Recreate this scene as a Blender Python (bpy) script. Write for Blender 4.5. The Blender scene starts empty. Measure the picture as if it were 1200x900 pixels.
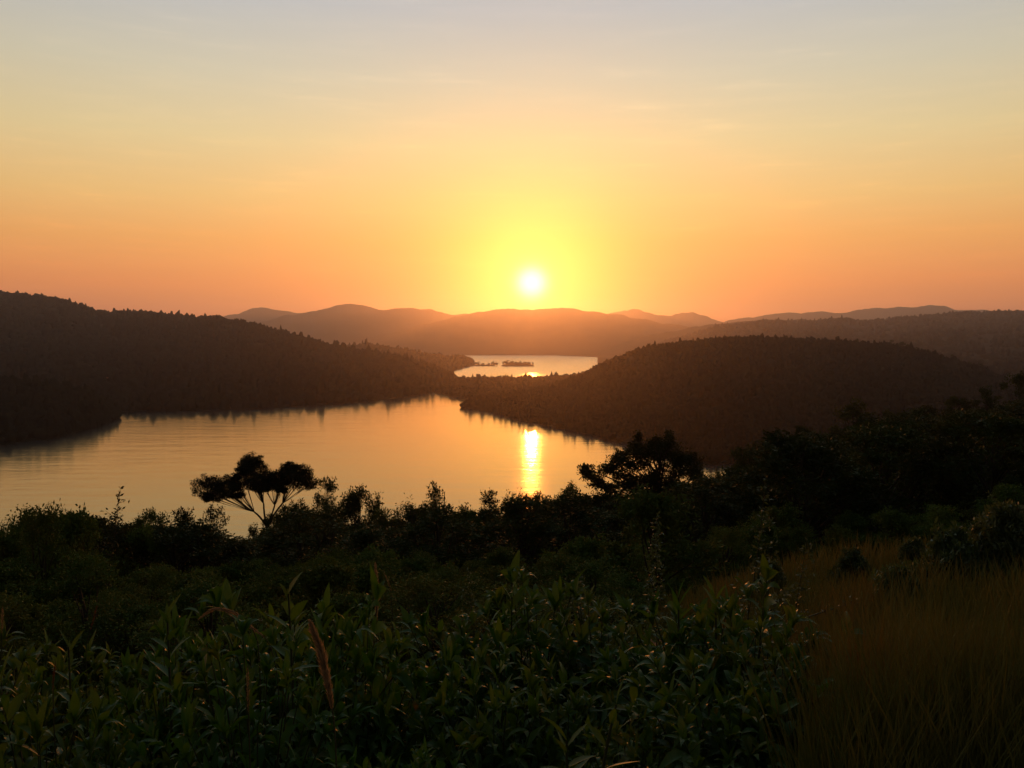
import bpy, bmesh, math, random
import numpy as np
from mathutils import Vector
R = math.radians
PI = math.pi
scene = bpy.context.scene
C = scene.collection

# ------------------------------------------------------------------ camera
F = 1050.0            # focal length in pixels of a 1200 px wide frame
YH = 402.0            # pixel row of the true horizon
EYE = 110.0           # eye height above the lake (m)
PITCH = math.atan((450 - YH) / F)
cam_d = bpy.data.cameras.new('camera')
cam = bpy.data.objects.new('camera', cam_d)
C.objects.link(cam)
cam.location = (0, 0, EYE)
cam.rotation_euler = (PI / 2 - PITCH, 0, 0)
cam_d.sensor_width = 36
cam_d.lens = 36 * F / 1200
cam_d.clip_start = 0.05
cam_d.clip_end = 60000
scene.camera = cam

# ------------------------------------------------------------------ light
def ray(px, py):
    """world direction through a photo pixel, scaled to y = 1"""
    X = (px - 600) / F; Y = -(py - 450) / F
    d = (X, math.cos(PITCH) + Y * math.sin(PITCH), -math.sin(PITCH) + Y * math.cos(PITCH))
    return (d[0] / d[1], 1.0, d[2] / d[1])
SUN = Vector(ray(623, 332)).normalized()
SUN_ELEV = math.asin(SUN.z)
SUN_AZ = math.atan2(SUN.x, SUN.y)
SUN_STRENGTH = 0.78
SUN_COLOR = (1.0, 0.28, 0.045)
SKY_NISHITA = 0.01
SKY_CUSTOM = 1.0
HAZE_DENSITY = 5.4e-5
HAZE_G = 0.865
scene.view_settings.view_transform = 'Standard'
scene.view_settings.look = 'None'
scene.view_settings.exposure = 0.0
scene.view_settings.gamma = 1.0
scene.view_settings.use_curve_mapping = False
scene.cycles.volume_bounces = 0
scene.cycles.max_bounces = 6
scene.cycles.diffuse_bounces = 2
scene.cycles.glossy_bounces = 2
scene.cycles.transmission_bounces = 3
scene.cycles.transparent_max_bounces = 8
scene.cycles.use_denoising = True
scene.cycles.sample_clamp_indirect = 4.0

sun_d = bpy.data.lights.new('sun', 'SUN')
sun_d.energy = SUN_STRENGTH
sun_d.color = SUN_COLOR
sun_d.angle = R(0.6)
sun = bpy.data.objects.new('sun', sun_d)
C.objects.link(sun)
sun.rotation_euler = SUN.to_track_quat('Z', 'Y').to_euler()

def lin(r, g, b):
    f = lambda c: (c / 255) / 12.92 if c <= 10 else ((c / 255 + 0.055) / 1.055) ** 2.4
    return (f(r), f(g), f(b), 1.0)

class NT:
    def __init__(s, tree):
        s.t = tree; s.n = tree.nodes; s.l = tree.links; s.n.clear()
    def new(s, typ, **kw):
        n = s.n.new(typ)
        for k, v in kw.items():
            if hasattr(n, k): setattr(n, k, v)
        return n
    def put(s, sock, v):
        if hasattr(v, 'is_output'): s.l.new(v, sock)
        elif v is not None: sock.default_value = v
    def m(s, op, a, b=None, c=None, clamp=False):
        n = s.n.new('ShaderNodeMath'); n.operation = op; n.use_clamp = clamp
        s.put(n.inputs[0], a); s.put(n.inputs[1], b); s.put(n.inputs[2], c)
        return n.outputs[0]
    def vm(s, op, a, b=None, out=0):
        n = s.n.new('ShaderNodeVectorMath'); n.operation = op
        s.put(n.inputs[0], a); s.put(n.inputs[1], b)
        return n.outputs['Value' if out else 'Vector']
    def scale(s, a, f):
        n = s.n.new('ShaderNodeVectorMath'); n.operation = 'SCALE'
        s.put(n.inputs[0], a); s.put(n.inputs['Scale'], f)
        return n.outputs['Vector']
    def mix(s, f, a, b, typ='MIX'):
        n = s.n.new('ShaderNodeMix'); n.data_type = 'RGBA'; n.blend_type = typ
        s.put(n.inputs[0], f); s.put(n.inputs[6], a); s.put(n.inputs[7], b)
        return n.outputs[2]
    def ramp(s, f, stops, interp='LINEAR'):
        n = s.n.new('ShaderNodeValToRGB'); cr = n.color_ramp; cr.interpolation = interp
        while len(cr.elements) > 1: cr.elements.remove(cr.elements[-1])
        cr.elements[0].position = stops[0][0]; cr.elements[0].color = stops[0][1]
        for p, c in stops[1:]:
            e = cr.elements.new(p); e.color = c
        s.put(n.inputs[0], f)
        return n.outputs[0]
    def noise(s, vec, scale, detail=4, rough=0.55):
        n = s.n.new('ShaderNodeTexNoise'); n.inputs['Scale'].default_value = scale
        n.inputs['Detail'].default_value = detail; n.inputs['Roughness'].default_value = rough
        if vec is not None: s.l.new(vec, n.inputs['Vector'])
        return n.outputs['Fac']

world = bpy.data.worlds.new('World')
scene.world = world
world.use_nodes = True
def build_sky():
    t = NT(world.node_tree)
    tc = t.new('ShaderNodeTexCoord')
    d = t.vm('NORMALIZE', tc.outputs['Generated'])
    sep = t.new('ShaderNodeSeparateXYZ'); t.l.new(d, sep.inputs[0])
    z = sep.outputs['Z']
    el = t.m('ADD', t.m('MULTIPLY', t.m('ARCSINE', z), 1.0 / 1.6), 0.02)     # elevation / 1.6 rad + .02
    P = lambda e: e / 1.6 + 0.02
    base = t.ramp(el, [(0.0, lin(205, 112, 82)), (P(0.025), lin(238, 138, 88)), (P(0.065), lin(252, 150, 82)),
                       (P(0.11), lin(250, 172, 90)), (P(0.155), lin(243, 194, 118)), (P(0.215), lin(230, 206, 150)),
                       (P(0.28), lin(211, 202, 174)), (P(0.35), lin(190, 191, 189)), (P(0.5), lin(158, 168, 170)),
                       (P(0.9), lin(112, 128, 140)), (P(1.5), lin(84, 100, 118))])
    dot = t.vm('DOT_PRODUCT', d, tuple(SUN), out=1)
    ang = t.m('MULTIPLY', t.m('ARCCOSINE', t.m('MINIMUM', dot, 0.9999999)), 180 / PI)      # degrees from the sun
    # the sky dims and cools away from the sunset
    mr = t.new('ShaderNodeMapRange', interpolation_type='SMOOTHSTEP')
    t.l.new(ang, mr.inputs['Value'])
    mr.inputs['From Min'].default_value = 14; mr.inputs['From Max'].default_value = 110
    mr.inputs['To Min'].default_value = 0; mr.inputs['To Max'].default_value = 1
    sky = t.mix(mr.outputs[0], base, t.mix(1.0, base, (0.12, 0.125, 0.15, 1), 'MULTIPLY'))
    def gauss(sig, pw=2.0):
        return t.m('EXPONENT', t.m('MULTIPLY', t.m('POWER', t.m('DIVIDE', ang, sig), pw), -1.0))
    g1 = t.scale((0.10, 0.52, 0.0), gauss(4.0, 1.8))
    g2 = t.scale((0.18, 0.03, 0.0), gauss(9.5, 1.8))
    g3 = t.scale((1.3, 1.4, 1.5), gauss(0.85, 2.2))
    g4 = t.scale((0.0, 0.0, 0.10), gauss(2.2, 2.0))
    # thin cirrus streaks
    mp = t.new('ShaderNodeMapping'); t.l.new(d, mp.inputs[0]); mp.inputs['Scale'].default_value = (4, 4, 38)
    mp.inputs['Rotation'].default_value = (0, 0.25, 0)
    w = t.noise(mp.outputs[0], 2.2, 6, 0.6)
    wisp = t.ramp(w, [(0.0, (0.97, 0.975, 0.985, 1)), (0.5, (1, 1, 1, 1)), (0.62, (1.03, 1.02, 1.01, 1)), (0.75, (1.14, 1.10, 1.07, 1))])
    sky = t.mix(1.0, sky, wisp, 'MULTIPLY')
    tot = t.vm('ADD', t.vm('ADD', sky, g1), t.vm('ADD', g2, t.vm('ADD', g3, g4)))
    bg = t.new('ShaderNodeBackground'); t.l.new(tot, bg.inputs[0]); bg.inputs[1].default_value = SKY_CUSTOM
    nis = t.new('ShaderNodeTexSky', sky_type='NISHITA')
    nis.sun_disc = False
    nis.sun_elevation = SUN_ELEV; nis.sun_rotation = SUN_AZ
    nis.altitude = 200; nis.air_density = 1.2; nis.dust_density = 3.0; nis.ozone_density = 1.0
    bg2 = t.new('ShaderNodeBackground'); t.l.new(nis.outputs[0], bg2.inputs[0]); bg2.inputs[1].default_value = SKY_NISHITA
    add = t.new('ShaderNodeAddShader'); t.l.new(bg.outputs[0], add.inputs[0]); t.l.new(bg2.outputs[0], add.inputs[1])
    out = t.new('ShaderNodeOutputWorld'); t.l.new(add.outputs[0], out.inputs[0])
build_sky()

# ------------------------------------------------------------------ helpers
def at(px, py, D):
    d = ray(px, py)
    return np.array((d[0] * D, D, EYE + d[2] * D))
def shore_D(px, py):
    d = ray(px, py)
    return EYE / -d[2]

def make_mesh(name, V, faces):
    """faces: list of (m,k) int arrays"""
    me = bpy.data.meshes.new(name)
    V = np.asarray(V, dtype=np.float32)
    me.vertices.add(len(V)); me.vertices.foreach_set('co', V.ravel())
    faces = [np.asarray(f, dtype=np.int32) for f in faces if len(f)]
    nl = sum(f.size for f in faces); npoly = sum(len(f) for f in faces)
    me.loops.add(nl); me.polygons.add(npoly)
    me.loops.foreach_set('vertex_index', np.concatenate([f.ravel() for f in faces]))
    tot = np.concatenate([np.full(len(f), f.shape[1], np.int32) for f in faces])
    st = np.concatenate([[0], np.cumsum(tot)[:-1]]).astype(np.int32)
    me.polygons.foreach_set('loop_start', st)
    me.polygons.foreach_set('loop_total', tot)
    me.update(calc_edges=True)
    return me
def smooth(me):
    me.polygons.foreach_set('use_smooth', np.ones(len(me.polygons), dtype=bool)); return me

def link(name, data, mat=None, parent=None, loc=None, label=None, cat=None, group=None, kind=None):
    o = bpy.data.objects.new(name, data); C.objects.link(o)
    if mat is not None and data is not None and not data.materials: data.materials.append(mat)
    if parent is not None: o.parent = parent
    if loc is not None: o.location = loc
    tag(o, label, cat, group, kind)
    return o
def tag(o, label=None, cat=None, group=None, kind=None):
    if label: o['label'] = label
    if cat: o['category'] = cat
    if group: o['group'] = group
    if kind: o['kind'] = kind

class Acc:
    """collects quads / tris into one mesh"""
    def __init__(s): s.V = []; s.Q = []; s.T = []; s.n = 0
    def add(s, V, Q=None, T=None):
        V = np.asarray(V, float).reshape(-1, 3)
        if Q is not None and len(Q): s.Q.append(np.asarray(Q) + s.n)
        if T is not None and len(T): s.T.append(np.asarray(T) + s.n)
        s.V.append(V); s.n += len(V)
    def mesh(s, name):
        fs = []
        if s.Q: fs.append(np.concatenate(s.Q))
        if s.T: fs.append(np.concatenate(s.T))
        return make_mesh(name, np.concatenate(s.V), fs)

def norm(v): return v / np.maximum(np.linalg.norm(v, axis=-1, keepdims=True), 1e-9)

def tube(acc, P, rad, k=5):
    P = np.asarray(P, float); n = len(P)
    rad = np.broadcast_to(np.asarray(rad, float), (n,))
    T = norm(np.gradient(P, axis=0))
    ref = np.where(np.abs(T[:, 2:3]) > 0.9, np.array([[1., 0, 0]]), np.array([[0, 0, 1.]]))
    A = norm(np.cross(T, ref)); B = np.cross(T, A)
    a = np.arange(k) * 2 * PI / k
    V = P[:, None] + rad[:, None, None] * (A[:, None] * np.cos(a)[None, :, None] + B[:, None] * np.sin(a)[None, :, None])
    i = np.arange(n - 1)[:, None] * k; j = np.arange(k)[None]; j2 = (j + 1) % k
    Q = np.stack([i + j, i + j2, i + k + j2, i + k + j], -1).reshape(-1, 4)
    acc.add(V.reshape(-1, 3), Q)

def bez(a, b, c, n=7):
    t = np.linspace(0, 1, n)[:, None]
    return (1 - t) ** 2 * a + 2 * t * (1 - t) * b + t ** 2 * c

def rhomb_leaves(acc, P, size, rng, up=0.35, aspect=0.42):
    """small four-cornered leaves at points P"""
    n = len(P)
    d = rng.normal(size=(n, 3)); d[:, 2] = d[:, 2] * 0.7 + up; d = norm(d)
    s = norm(np.cross(d, rng.normal(size=(n, 3))))
    nn = np.cross(d, s)
    L = size * rng.uniform(0.65, 1.35, (n, 1))
    fold = L * rng.uniform(-0.1, 0.2, (n, 1))
    V = np.stack([P, P + d * L * 0.5 + s * L * aspect * 0.5 + nn * fold, P + d * L, P + d * L * 0.5 - s * L * aspect * 0.5 + nn * fold], 1)
    Q = np.arange(4 * n).reshape(n, 4)
    acc.add(V.reshape(-1, 3), Q)

def noise2(x, y, scale, seed=0, octv=4):
    """cheap smooth value noise in plain numpy"""
    out = np.zeros(np.broadcast(x, y).shape); amp = 1.0; tot = 0
    for o in range(octv):
        sx = x / scale * 2 ** o; sy = y / scale * 2 ** o
        ix = np.floor(sx).astype(np.int64); iy = np.floor(sy).astype(np.int64)
        fx = sx - ix; fy = sy - iy; fx = fx * fx * (3 - 2 * fx); fy = fy * fy * (3 - 2 * fy)
        def h(a, b):
            v = (a * 374761393 + b * 668265263 + (seed + o * 17) * 974634777) & 0x7fffffff
            v = ((v ^ (v >> 13)) * 1274126177) & 0x7fffffff
            return ((v ^ (v >> 16)) & 0xffff) / 32767.5 - 1
        out += amp * ((h(ix, iy) * (1 - fx) + h(ix + 1, iy) * fx) * (1 - fy) + (h(ix, iy + 1) * (1 - fx) + h(ix + 1, iy + 1) * fx) * fy)
        tot += amp; amp *= 0.5
    return out / tot

# ------------------------------------------------------------------ materials
def surf_mat(name, cols, scale=1.0, rough=0.9, bump=0.0, spec=0.2, coord='Object', detail=5, sheen=0.0, trans=0.0, trans_col=None, rand=0.0, gloss=None):
    m = bpy.data.materials.new(name); m.use_nodes = True
    t = NT(m.node_tree)
    tc = t.new('ShaderNodeTexCoord')
    geo = t.new('ShaderNodeNewGeometry')
    vec = geo.outputs['Position'] if coord == 'World' else tc.outputs['Object']
    n = t.noise(vec, scale, detail, 0.6)
    col = t.ramp(n, [(0.30 + 0.40 * i / (len(cols) - 1), c + (1,)) for i, c in enumerate(cols)])
    if rand:
        oi = t.new('ShaderNodeObjectInfo')
        v = t.m('ADD', t.m('MULTIPLY', oi.outputs['Random'], rand), 1 - rand / 2)
        hs = t.new('ShaderNodeHueSaturation'); t.l.new(col, hs.inputs['Color']); t.l.new(v, hs.inputs['Value'])
        hs.inputs['Saturation'].default_value = 1.0
        t.l.new(t.m('ADD', t.m('MULTIPLY', t.m('FRACT', t.m('MULTIPLY', oi.outputs['Random'], 7.13)), 0.05), 0.475), hs.inputs['Hue'])
        col = hs.outputs[0]
    b = t.new('ShaderNodeBsdfPrincipled')
    t.l.new(col, b.inputs['Base Color']); b.inputs['Roughness'].default_value = rough
    b.inputs['Specular IOR Level'].default_value = spec
    if bump:
        bp = t.new('ShaderNodeBump'); bp.inputs['Strength'].default_value = 1.0; bp.inputs['Distance'].default_value = bump
        t.l.new(n, bp.inputs['Height']); t.l.new(bp.outputs[0], b.inputs['Normal'])
    last = b.outputs[0]
    if trans:
        tr = t.new('ShaderNodeBsdfTranslucent')
        t.l.new(t.mix(1.0, col, (trans_col or (1.6, 1.5, 0.6)) + (1,), 'MULTIPLY'), tr.inputs[0])
        mx = t.new('ShaderNodeMixShader'); mx.inputs[0].default_value = trans
        t.l.new(b.outputs[0], mx.inputs[1]); t.l.new(tr.outputs[0], mx.inputs[2]); last = mx.outputs[0]
    o = t.new('ShaderNodeOutputMaterial'); t.l.new(last, o.inputs[0])
    return m

M = {}
M['soil'] = surf_mat('soil', [(0.03, 0.022, 0.012), (0.045, 0.035, 0.016), (0.04, 0.045, 0.016)], 0.6, 0.95, 0.05, coord='World')
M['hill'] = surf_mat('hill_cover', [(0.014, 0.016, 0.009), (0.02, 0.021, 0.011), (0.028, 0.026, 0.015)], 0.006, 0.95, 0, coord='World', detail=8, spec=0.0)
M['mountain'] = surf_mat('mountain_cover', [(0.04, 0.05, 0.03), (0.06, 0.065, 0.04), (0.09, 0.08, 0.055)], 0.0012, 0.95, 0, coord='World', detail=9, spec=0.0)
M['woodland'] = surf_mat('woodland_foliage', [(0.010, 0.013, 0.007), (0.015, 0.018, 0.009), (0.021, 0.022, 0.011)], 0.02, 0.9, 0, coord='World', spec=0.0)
M['far_tree'] = surf_mat('far_tree_foliage', [(0.022, 0.034, 0.012), (0.045, 0.055, 0.02)], 0.3, 0.9, 0, spec=0.0)
M['leaf_dark'] = surf_mat('tree_leaf', [(0.022, 0.034, 0.009), (0.042, 0.056, 0.013), (0.075, 0.074, 0.018)], 0.5, 0.65, 0, trans=0.12, rand=0.5, spec=0.06)
M['leaf_pine'] = surf_mat('umbrella_tree_leaf', [(0.012, 0.018, 0.007), (0.025, 0.032, 0.01)], 0.5, 0.7, 0, trans=0.06, spec=0.06)
M['leaf_bush'] = surf_mat('bush_leaf', [(0.045, 0.075, 0.014), (0.09, 0.125, 0.02), (0.16, 0.15, 0.028)], 0.9, 0.75, 0, spec=0.1, trans=0.10, rand=0.5)
M['leaf_near'] = surf_mat('broad_leaf', [(0.03, 0.075, 0.012), (0.055, 0.12, 0.016), (0.085, 0.15, 0.02), (0.17, 0.14, 0.025)], 2.4, 0.48, 0, spec=0.28, trans=0.28, trans_col=(1.7, 1.4, 0.4), rand=0.35)
M['weed'] = surf_mat('weed_leaf', [(0.06, 0.085, 0.025), (0.13, 0.15, 0.05)], 3.0, 0.5, 0, spec=0.4, trans=0.2, rand=0.3)
M['bark'] = surf_mat('bark', [(0.035, 0.025, 0.016), (0.07, 0.05, 0.032)], 6.0, 0.9, 0.01)
M['stem'] = surf_mat('green_stem', [(0.04, 0.05, 0.015), (0.08, 0.07, 0.025)], 8.0, 0.7, 0)
M['plume'] = surf_mat('dry_plume', [(0.34, 0.22, 0.11), (0.5, 0.36, 0.2)], 9.0, 0.8, 0, trans=0.35, trans_col=(1.3, 1.0, 0.7))
M['grass'] = surf_mat('dry_grass', [(0.055, 0.09, 0.015), (0.12, 0.13, 0.026), (0.18, 0.155, 0.034), (0.22, 0.115, 0.028)], 0.9, 0.7, 0, coord='World', trans=0.2, trans_col=(1.3, 0.9, 0.4))
M['redgrass'] = surf_mat('red_seed_grass', [(0.18, 0.06, 0.02), (0.3, 0.11, 0.035)], 7.0, 0.8, 0, trans=0.3, trans_col=(1.3, 0.9, 0.5))
M['house_wall'] = surf_mat('pale_render', [(0.45, 0.42, 0.38), (0.6, 0.57, 0.52)], 1.2, 0.85, 0)
M['house_roof'] = surf_mat('tile_roof', [(0.12, 0.06, 0.04), (0.2, 0.1, 0.06)], 2.0, 0.85, 0)
M['house_glass'] = surf_mat('window_glass', [(0.02, 0.02, 0.025), (0.04, 0.04, 0.05)], 1.0, 0.15, 0, spec=0.6)

def water_mat():
    m = bpy.data.materials.new('lake_water'); m.use_nodes = True
    t = NT(m.node_tree)
    geo = t.new('ShaderNodeNewGeometry')
    mp = t.new('ShaderNodeMapping'); t.l.new(geo.outputs['Position'], mp.inputs[0]); mp.inputs['Scale'].default_value = (1, 0.45, 1)
    patch = t.noise(mp.outputs[0], 0.006, 4, 0.6)
    mp2 = t.new('ShaderNodeMapping'); t.l.new(geo.outputs['Position'], mp2.inputs[0]); mp2.inputs['Scale'].default_value = (0.35, 1.0, 1)
    wave = t.noise(mp2.outputs[0], 0.22, 4, 0.6)
    sp = t.new('ShaderNodeSeparateXYZ'); t.l.new(geo.outputs['Position'], sp.inputs[0])
    wind = t.new('ShaderNodeMapRange', interpolation_type='SMOOTHSTEP')       # the far basin is ruffled by wind
    t.l.new(sp.outputs['Y'], wind.inputs['Value']); wind.inputs['From Min'].default_value = 1900; wind.inputs['From Max'].default_value = 2600
    wind.inputs['To Min'].default_value = 0; wind.inputs['To Max'].default_value = 0.12
    rough = t.m('ADD', t.m('ADD', t.m('MULTIPLY', patch, 0.12), 0.05), wind.outputs[0])
    swell = t.noise(mp2.outputs[0], 0.045, 3, 0.6)
    bp = t.new('ShaderNodeBump'); bp.inputs['Strength'].default_value = 1.0; bp.inputs['Distance'].default_value = 0.09
    t.l.new(t.m('ADD', wave, t.m('MULTIPLY', swell, 3.2)), bp.inputs['Height'])
    gl = t.new('ShaderNodeBsdfGlossy'); gl.inputs['Color'].default_value = (1, 0.94, 0.80, 1)
    t.l.new(rough, gl.inputs['Roughness']); t.l.new(bp.outputs[0], gl.inputs['Normal'])
    df = t.new('ShaderNodeBsdfDiffuse'); df.inputs['Color'].default_value = (0.03, 0.035, 0.035, 1)
    lw = t.new('ShaderNodeFresnel'); lw.inputs['IOR'].default_value = 2.1
    mx = t.new('ShaderNodeMixShader')
    t.l.new(lw.outputs[0], mx.inputs[0]); t.l.new(df.outputs[0], mx.inputs[1]); t.l.new(gl.outputs[0], mx.inputs[2])
    o = t.new('ShaderNodeOutputMaterial'); t.l.new(mx.outputs[0], o.inputs[0])
    return m
M['water'] = water_mat()

# ------------------------------------------------------------------ lake and haze
X0, X1, Y0, Y1 = -12500, 12500, -3200, 18500
link('lake', make_mesh('lake', [(X0, Y0, 0), (X1, Y0, 0), (X1, Y1, 0), (X0, Y1, 0)], [[(0, 1, 2, 3)]]), M['water'], kind='structure')
link('lake_bed', make_mesh('lake_bed', [(X0, Y0, -8), (X1, Y0, -8), (X1, Y1, -8), (X0, Y1, -8)], [[(0, 1, 2, 3)]]), M['soil'], kind='structure')
hz_v = [(x, y, z) for z in (-12, 860) for x, y in ((X0 - 100, Y0 - 100), (X1 + 100, Y0 - 100), (X1 + 100, Y1 + 100), (X0 - 100, Y1 + 100))]
hz_f = [(3, 2, 1, 0), (4, 5, 6, 7), (0, 1, 5, 4), (1, 2, 6, 5), (2, 3, 7, 6), (3, 0, 4, 7)]
mh = bpy.data.materials.new('haze_air'); mh.use_nodes = True
t = NT(mh.node_tree)
pv = t.new('ShaderNodeVolumePrincipled'); pv.inputs['Color'].default_value = (0.80, 0.79, 1.0, 1)
pv.inputs['Density'].default_value = HAZE_DENSITY; pv.inputs['Anisotropy'].default_value = HAZE_G
o_ = t.new('ShaderNodeOutputMaterial'); t.l.new(pv.outputs[0], o_.inputs['Volume'])
link('haze', make_mesh('haze', hz_v, [hz_f]), mh, kind='stuff', label='thin warm evening haze over the lake and the hills', cat='haze')

# ------------------------------------------------------------------ near ground
AZ = [-180, -120, -90, -60, -30, -10, 0, 11, 19, 30, 45, 90, 135, 180]
RR = [0, 3, 6, 12, 25, 50, 100, 200, 300, 450, 600, 900, 2500]
TAB = {
 -180: [-1.7, -1.6, -1.4, -1, 0, 3, 8, 20, 30, 40, 40, 40, 40],
 -120: [-1.7, -1.8, -1.9, -2, -2.5, -3, -4, -8, -12, -25, -40, -60, -80],
 -90: [-1.7, -2.0, -2.4, -3, -5, -9, -15, -30, -45, -80, -100, -116, -116],
 -60: [-1.7, -2.15, -2.7, -3.9, -7, -14, -26, -50, -72, -100, -114, -116, -116],
 -30: [-1.7, -2.2, -2.9, -4.5, -7.9, -14.0, -25, -56, -85, -107, -116, -116, -116],
 -10: [-1.7, -2.2, -2.9, -4.5, -7.9, -14.2, -25, -56, -85, -107, -116, -116, -116],
 0: [-1.7, -2.15, -2.8, -4.4, -7.8, -14.0, -25, -56, -85, -107, -116, -116, -116],
 11: [-1.7, -2.0, -2.4, -3.8, -7.2, -12.6, -23, -48, -76, -105, -116, -116, -116],
 19: [-1.7, -1.85, -2.15, -3.2, -6.3, -11.6, -19, -29, -46, -90, -116, -116, -116],
 30: [-1.7, -1.75, -2.0, -2.9, -5.6, -10.0, -16.5, -23, -25, -50, -100, -116, -116],
 45: [-1.7, -1.7, -1.8, -2.3, -4, -8, -13, -17, -18, -30, -60, -116, -116],
 90: [-1.7, -1.6, -1.5, -1.5, -2, -3, -4, -4, -4, -10, -30, -100, -116],
 135: [-1.7, -1.6, -1.4, -1.2, -1, 0, 2, 8, 12, 15, 15, 0, -20],
 180: [-1.7, -1.6, -1.4, -1, 0, 3, 8, 20, 30, 40, 40, 40, 40]}
NR, NA = 220, 361
rg = np.concatenate([[0], np.geomspace(0.4, 2500, NR - 1)])
ag = np.linspace(-180, 180, NA)
cols = np.stack([np.interp(np.log1p(rg), np.log1p(RR), TAB[a]) for a in AZ], 1)
G = np.stack([np.interp(ag, AZ, cols[i]) for i in range(NR)], 0)
for _ in range(14):
    G[1:-1] = 0.25 * G[:-2] + 0.5 * G[1:-1] + 0.25 * G[2:]
    Gp = np.concatenate([G[:, -2:-1], G, G[:, 1:2]], 1)
    G = 0.25 * Gp[:, :-2] + 0.5 * Gp[:, 1:-1] + 0.25 * Gp[:, 2:]
xg = rg[:, None] * np.sin(np.radians(ag))[None]; yg = rg[:, None] * np.cos(np.radians(ag))[None]
amp = np.clip(rg / 60, 0.08, 3.0)[:, None]
G = G + amp * noise2(xg, yg, 30, 3, 4) * 0.8 + 0.05 * noise2(xg, yg, 1.3, 5, 2)
def ground(x, y):
    """ground height in world metres"""
    r = math.hypot(x, y); a = math.degrees(math.atan2(x, y))
    i = min(max(np.searchsorted(rg, r) - 1, 0), NR - 2); fi = (r - rg[i]) / (rg[i + 1] - rg[i])
    fa = (a + 180) / 360 * (NA - 1); j = min(int(fa), NA - 2); fa -= j; fi = min(max(fi, 0), 1)
    return EYE + (G[i, j] * (1 - fa) + G[i, j + 1] * fa) * (1 - fi) + (G[i + 1, j] * (1 - fa) + G[i + 1, j + 1] * fa) * fi
V = np.stack([xg, yg, G + EYE], -1)[:, :-1].reshape(-1, 3)
nA = NA - 1
i = np.arange(NR - 1)[:, None] * nA; j = np.arange(nA)[None]; j2 = (j + 1) % nA
Q = np.stack([i + j, i + nA + j, i + nA + j2, i + j2], -1).reshape(-1, 4)[:, ::-1]
Q = Q[nA:]
link('ground', smooth(make_mesh('ground', np.concatenate([V, [[0, 0, EYE - 1.7]]]), [Q, np.stack([np.arange(nA) + nA, (np.arange(nA) + 1) % nA + nA, np.full(nA, len(V))], -1)[:, [1, 0, 2]]])), M['soil'], kind='structure')

# ------------------------------------------------------------------ hills and mountains
rngh = np.random.default_rng(11)
def hill(name, ridge, shore, back, mat, ncol=260, nrow=60, rough=0.10, rscale=300, seed=1, shape=1.0, px_rough=1.1):
    """ridge: (px, py, distance); shore: (px, distance). A surface rising from the water to the crest and down behind."""
    ridge = np.array(ridge, float); shore = np.array(shore, float)
    px = np.linspace(ridge[0, 0], ridge[-1, 0], ncol)
    def sm(a, b):
        f = np.interp(px, a, b); k = np.ones(7) / 7
        return np.convolve(np.pad(f, 3, 'edge'), k, 'valid')
    py = sm(ridge[:, 0], ridge[:, 1]); Dr = sm(ridge[:, 0], ridge[:, 2]); Ds = sm(shore[:, 0], shore[:, 1])
    py = py + px_rough * noise2(px, px * 0, 14, seed + 40, 4)
    zr = np.array([at(a, b, c)[2] for a, b, c in zip(px, py, Dr)])
    zr = np.maximum(zr, 0.3)
    tx = np.array([ray(a, 450)[0] for a in px])
    s = np.linspace(-0.03, 1, nrow)
    S = s[:, None]
    D = Ds[None] + (Dr - Ds)[None] * S
    prof = np.where(S > 0, np.abs(S) ** shape * (1 - 0.10 * np.sin(PI * np.clip(S, 0, 1))), 8 * S)
    Z = zr[None] * prof
    X = tx[None] * D
    w = np.sin(PI * np.clip(S, 0, 1)) ** 0.8
    Z = Z + w * rough * np.minimum(zr[None], 400) * noise2(X, D, rscale, seed, 5)
    sb = np.linspace(0, 1, 14)[1:, None]
    Db = Dr[None] + back * sb
    Zb = zr[None] * (1 - sb ** 1.3) - 3 * sb + rough * 0.6 * np.minimum(zr[None], 300) * np.sin(PI * sb) * (noise2(tx[None] * Db, Db, rscale, seed, 4) - 0.4)
    Vv = np.stack([np.concatenate([X, tx[None] * Db]), np.concatenate([D, Db]), np.concatenate([Z, Zb])], -1)
    n0 = Vv.shape[0]
    i = np.arange(n0 - 1)[:, None] * ncol; j = np.arange(ncol - 1)[None]
    Qq = np.stack([i + j, i + j + 1, i + ncol + j + 1, i + ncol + j], -1).reshape(-1, 4)
    link(name, smooth(make_mesh(name, Vv.reshape(-1, 3), [Qq])), mat, kind='structure')
    return Vv          # rows x cols x 3

g_ = lambda L, D: [(a, b, D) for a, b in L]
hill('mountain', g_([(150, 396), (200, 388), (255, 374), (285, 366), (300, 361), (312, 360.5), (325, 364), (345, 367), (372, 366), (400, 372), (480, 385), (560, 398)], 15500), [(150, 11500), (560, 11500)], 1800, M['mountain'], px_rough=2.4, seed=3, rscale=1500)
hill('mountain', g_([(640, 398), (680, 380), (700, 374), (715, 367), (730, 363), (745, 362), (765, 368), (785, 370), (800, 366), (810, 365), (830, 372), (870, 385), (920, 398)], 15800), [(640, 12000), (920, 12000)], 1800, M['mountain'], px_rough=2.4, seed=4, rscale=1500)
hill('mountain', g_([(780, 392), (830, 380), (880, 372), (930, 366), (960, 365), (980, 368), (1000, 364), (1020, 360), (1040, 360.5), (1065, 359), (1090, 357.5), (1120, 362), (1200, 367), (1300, 370), (1450, 385)], 15000), [(780, 11000), (1450, 11000)], 2000, M['mountain'], px_rough=2.4, seed=5, rscale=1500)
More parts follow.
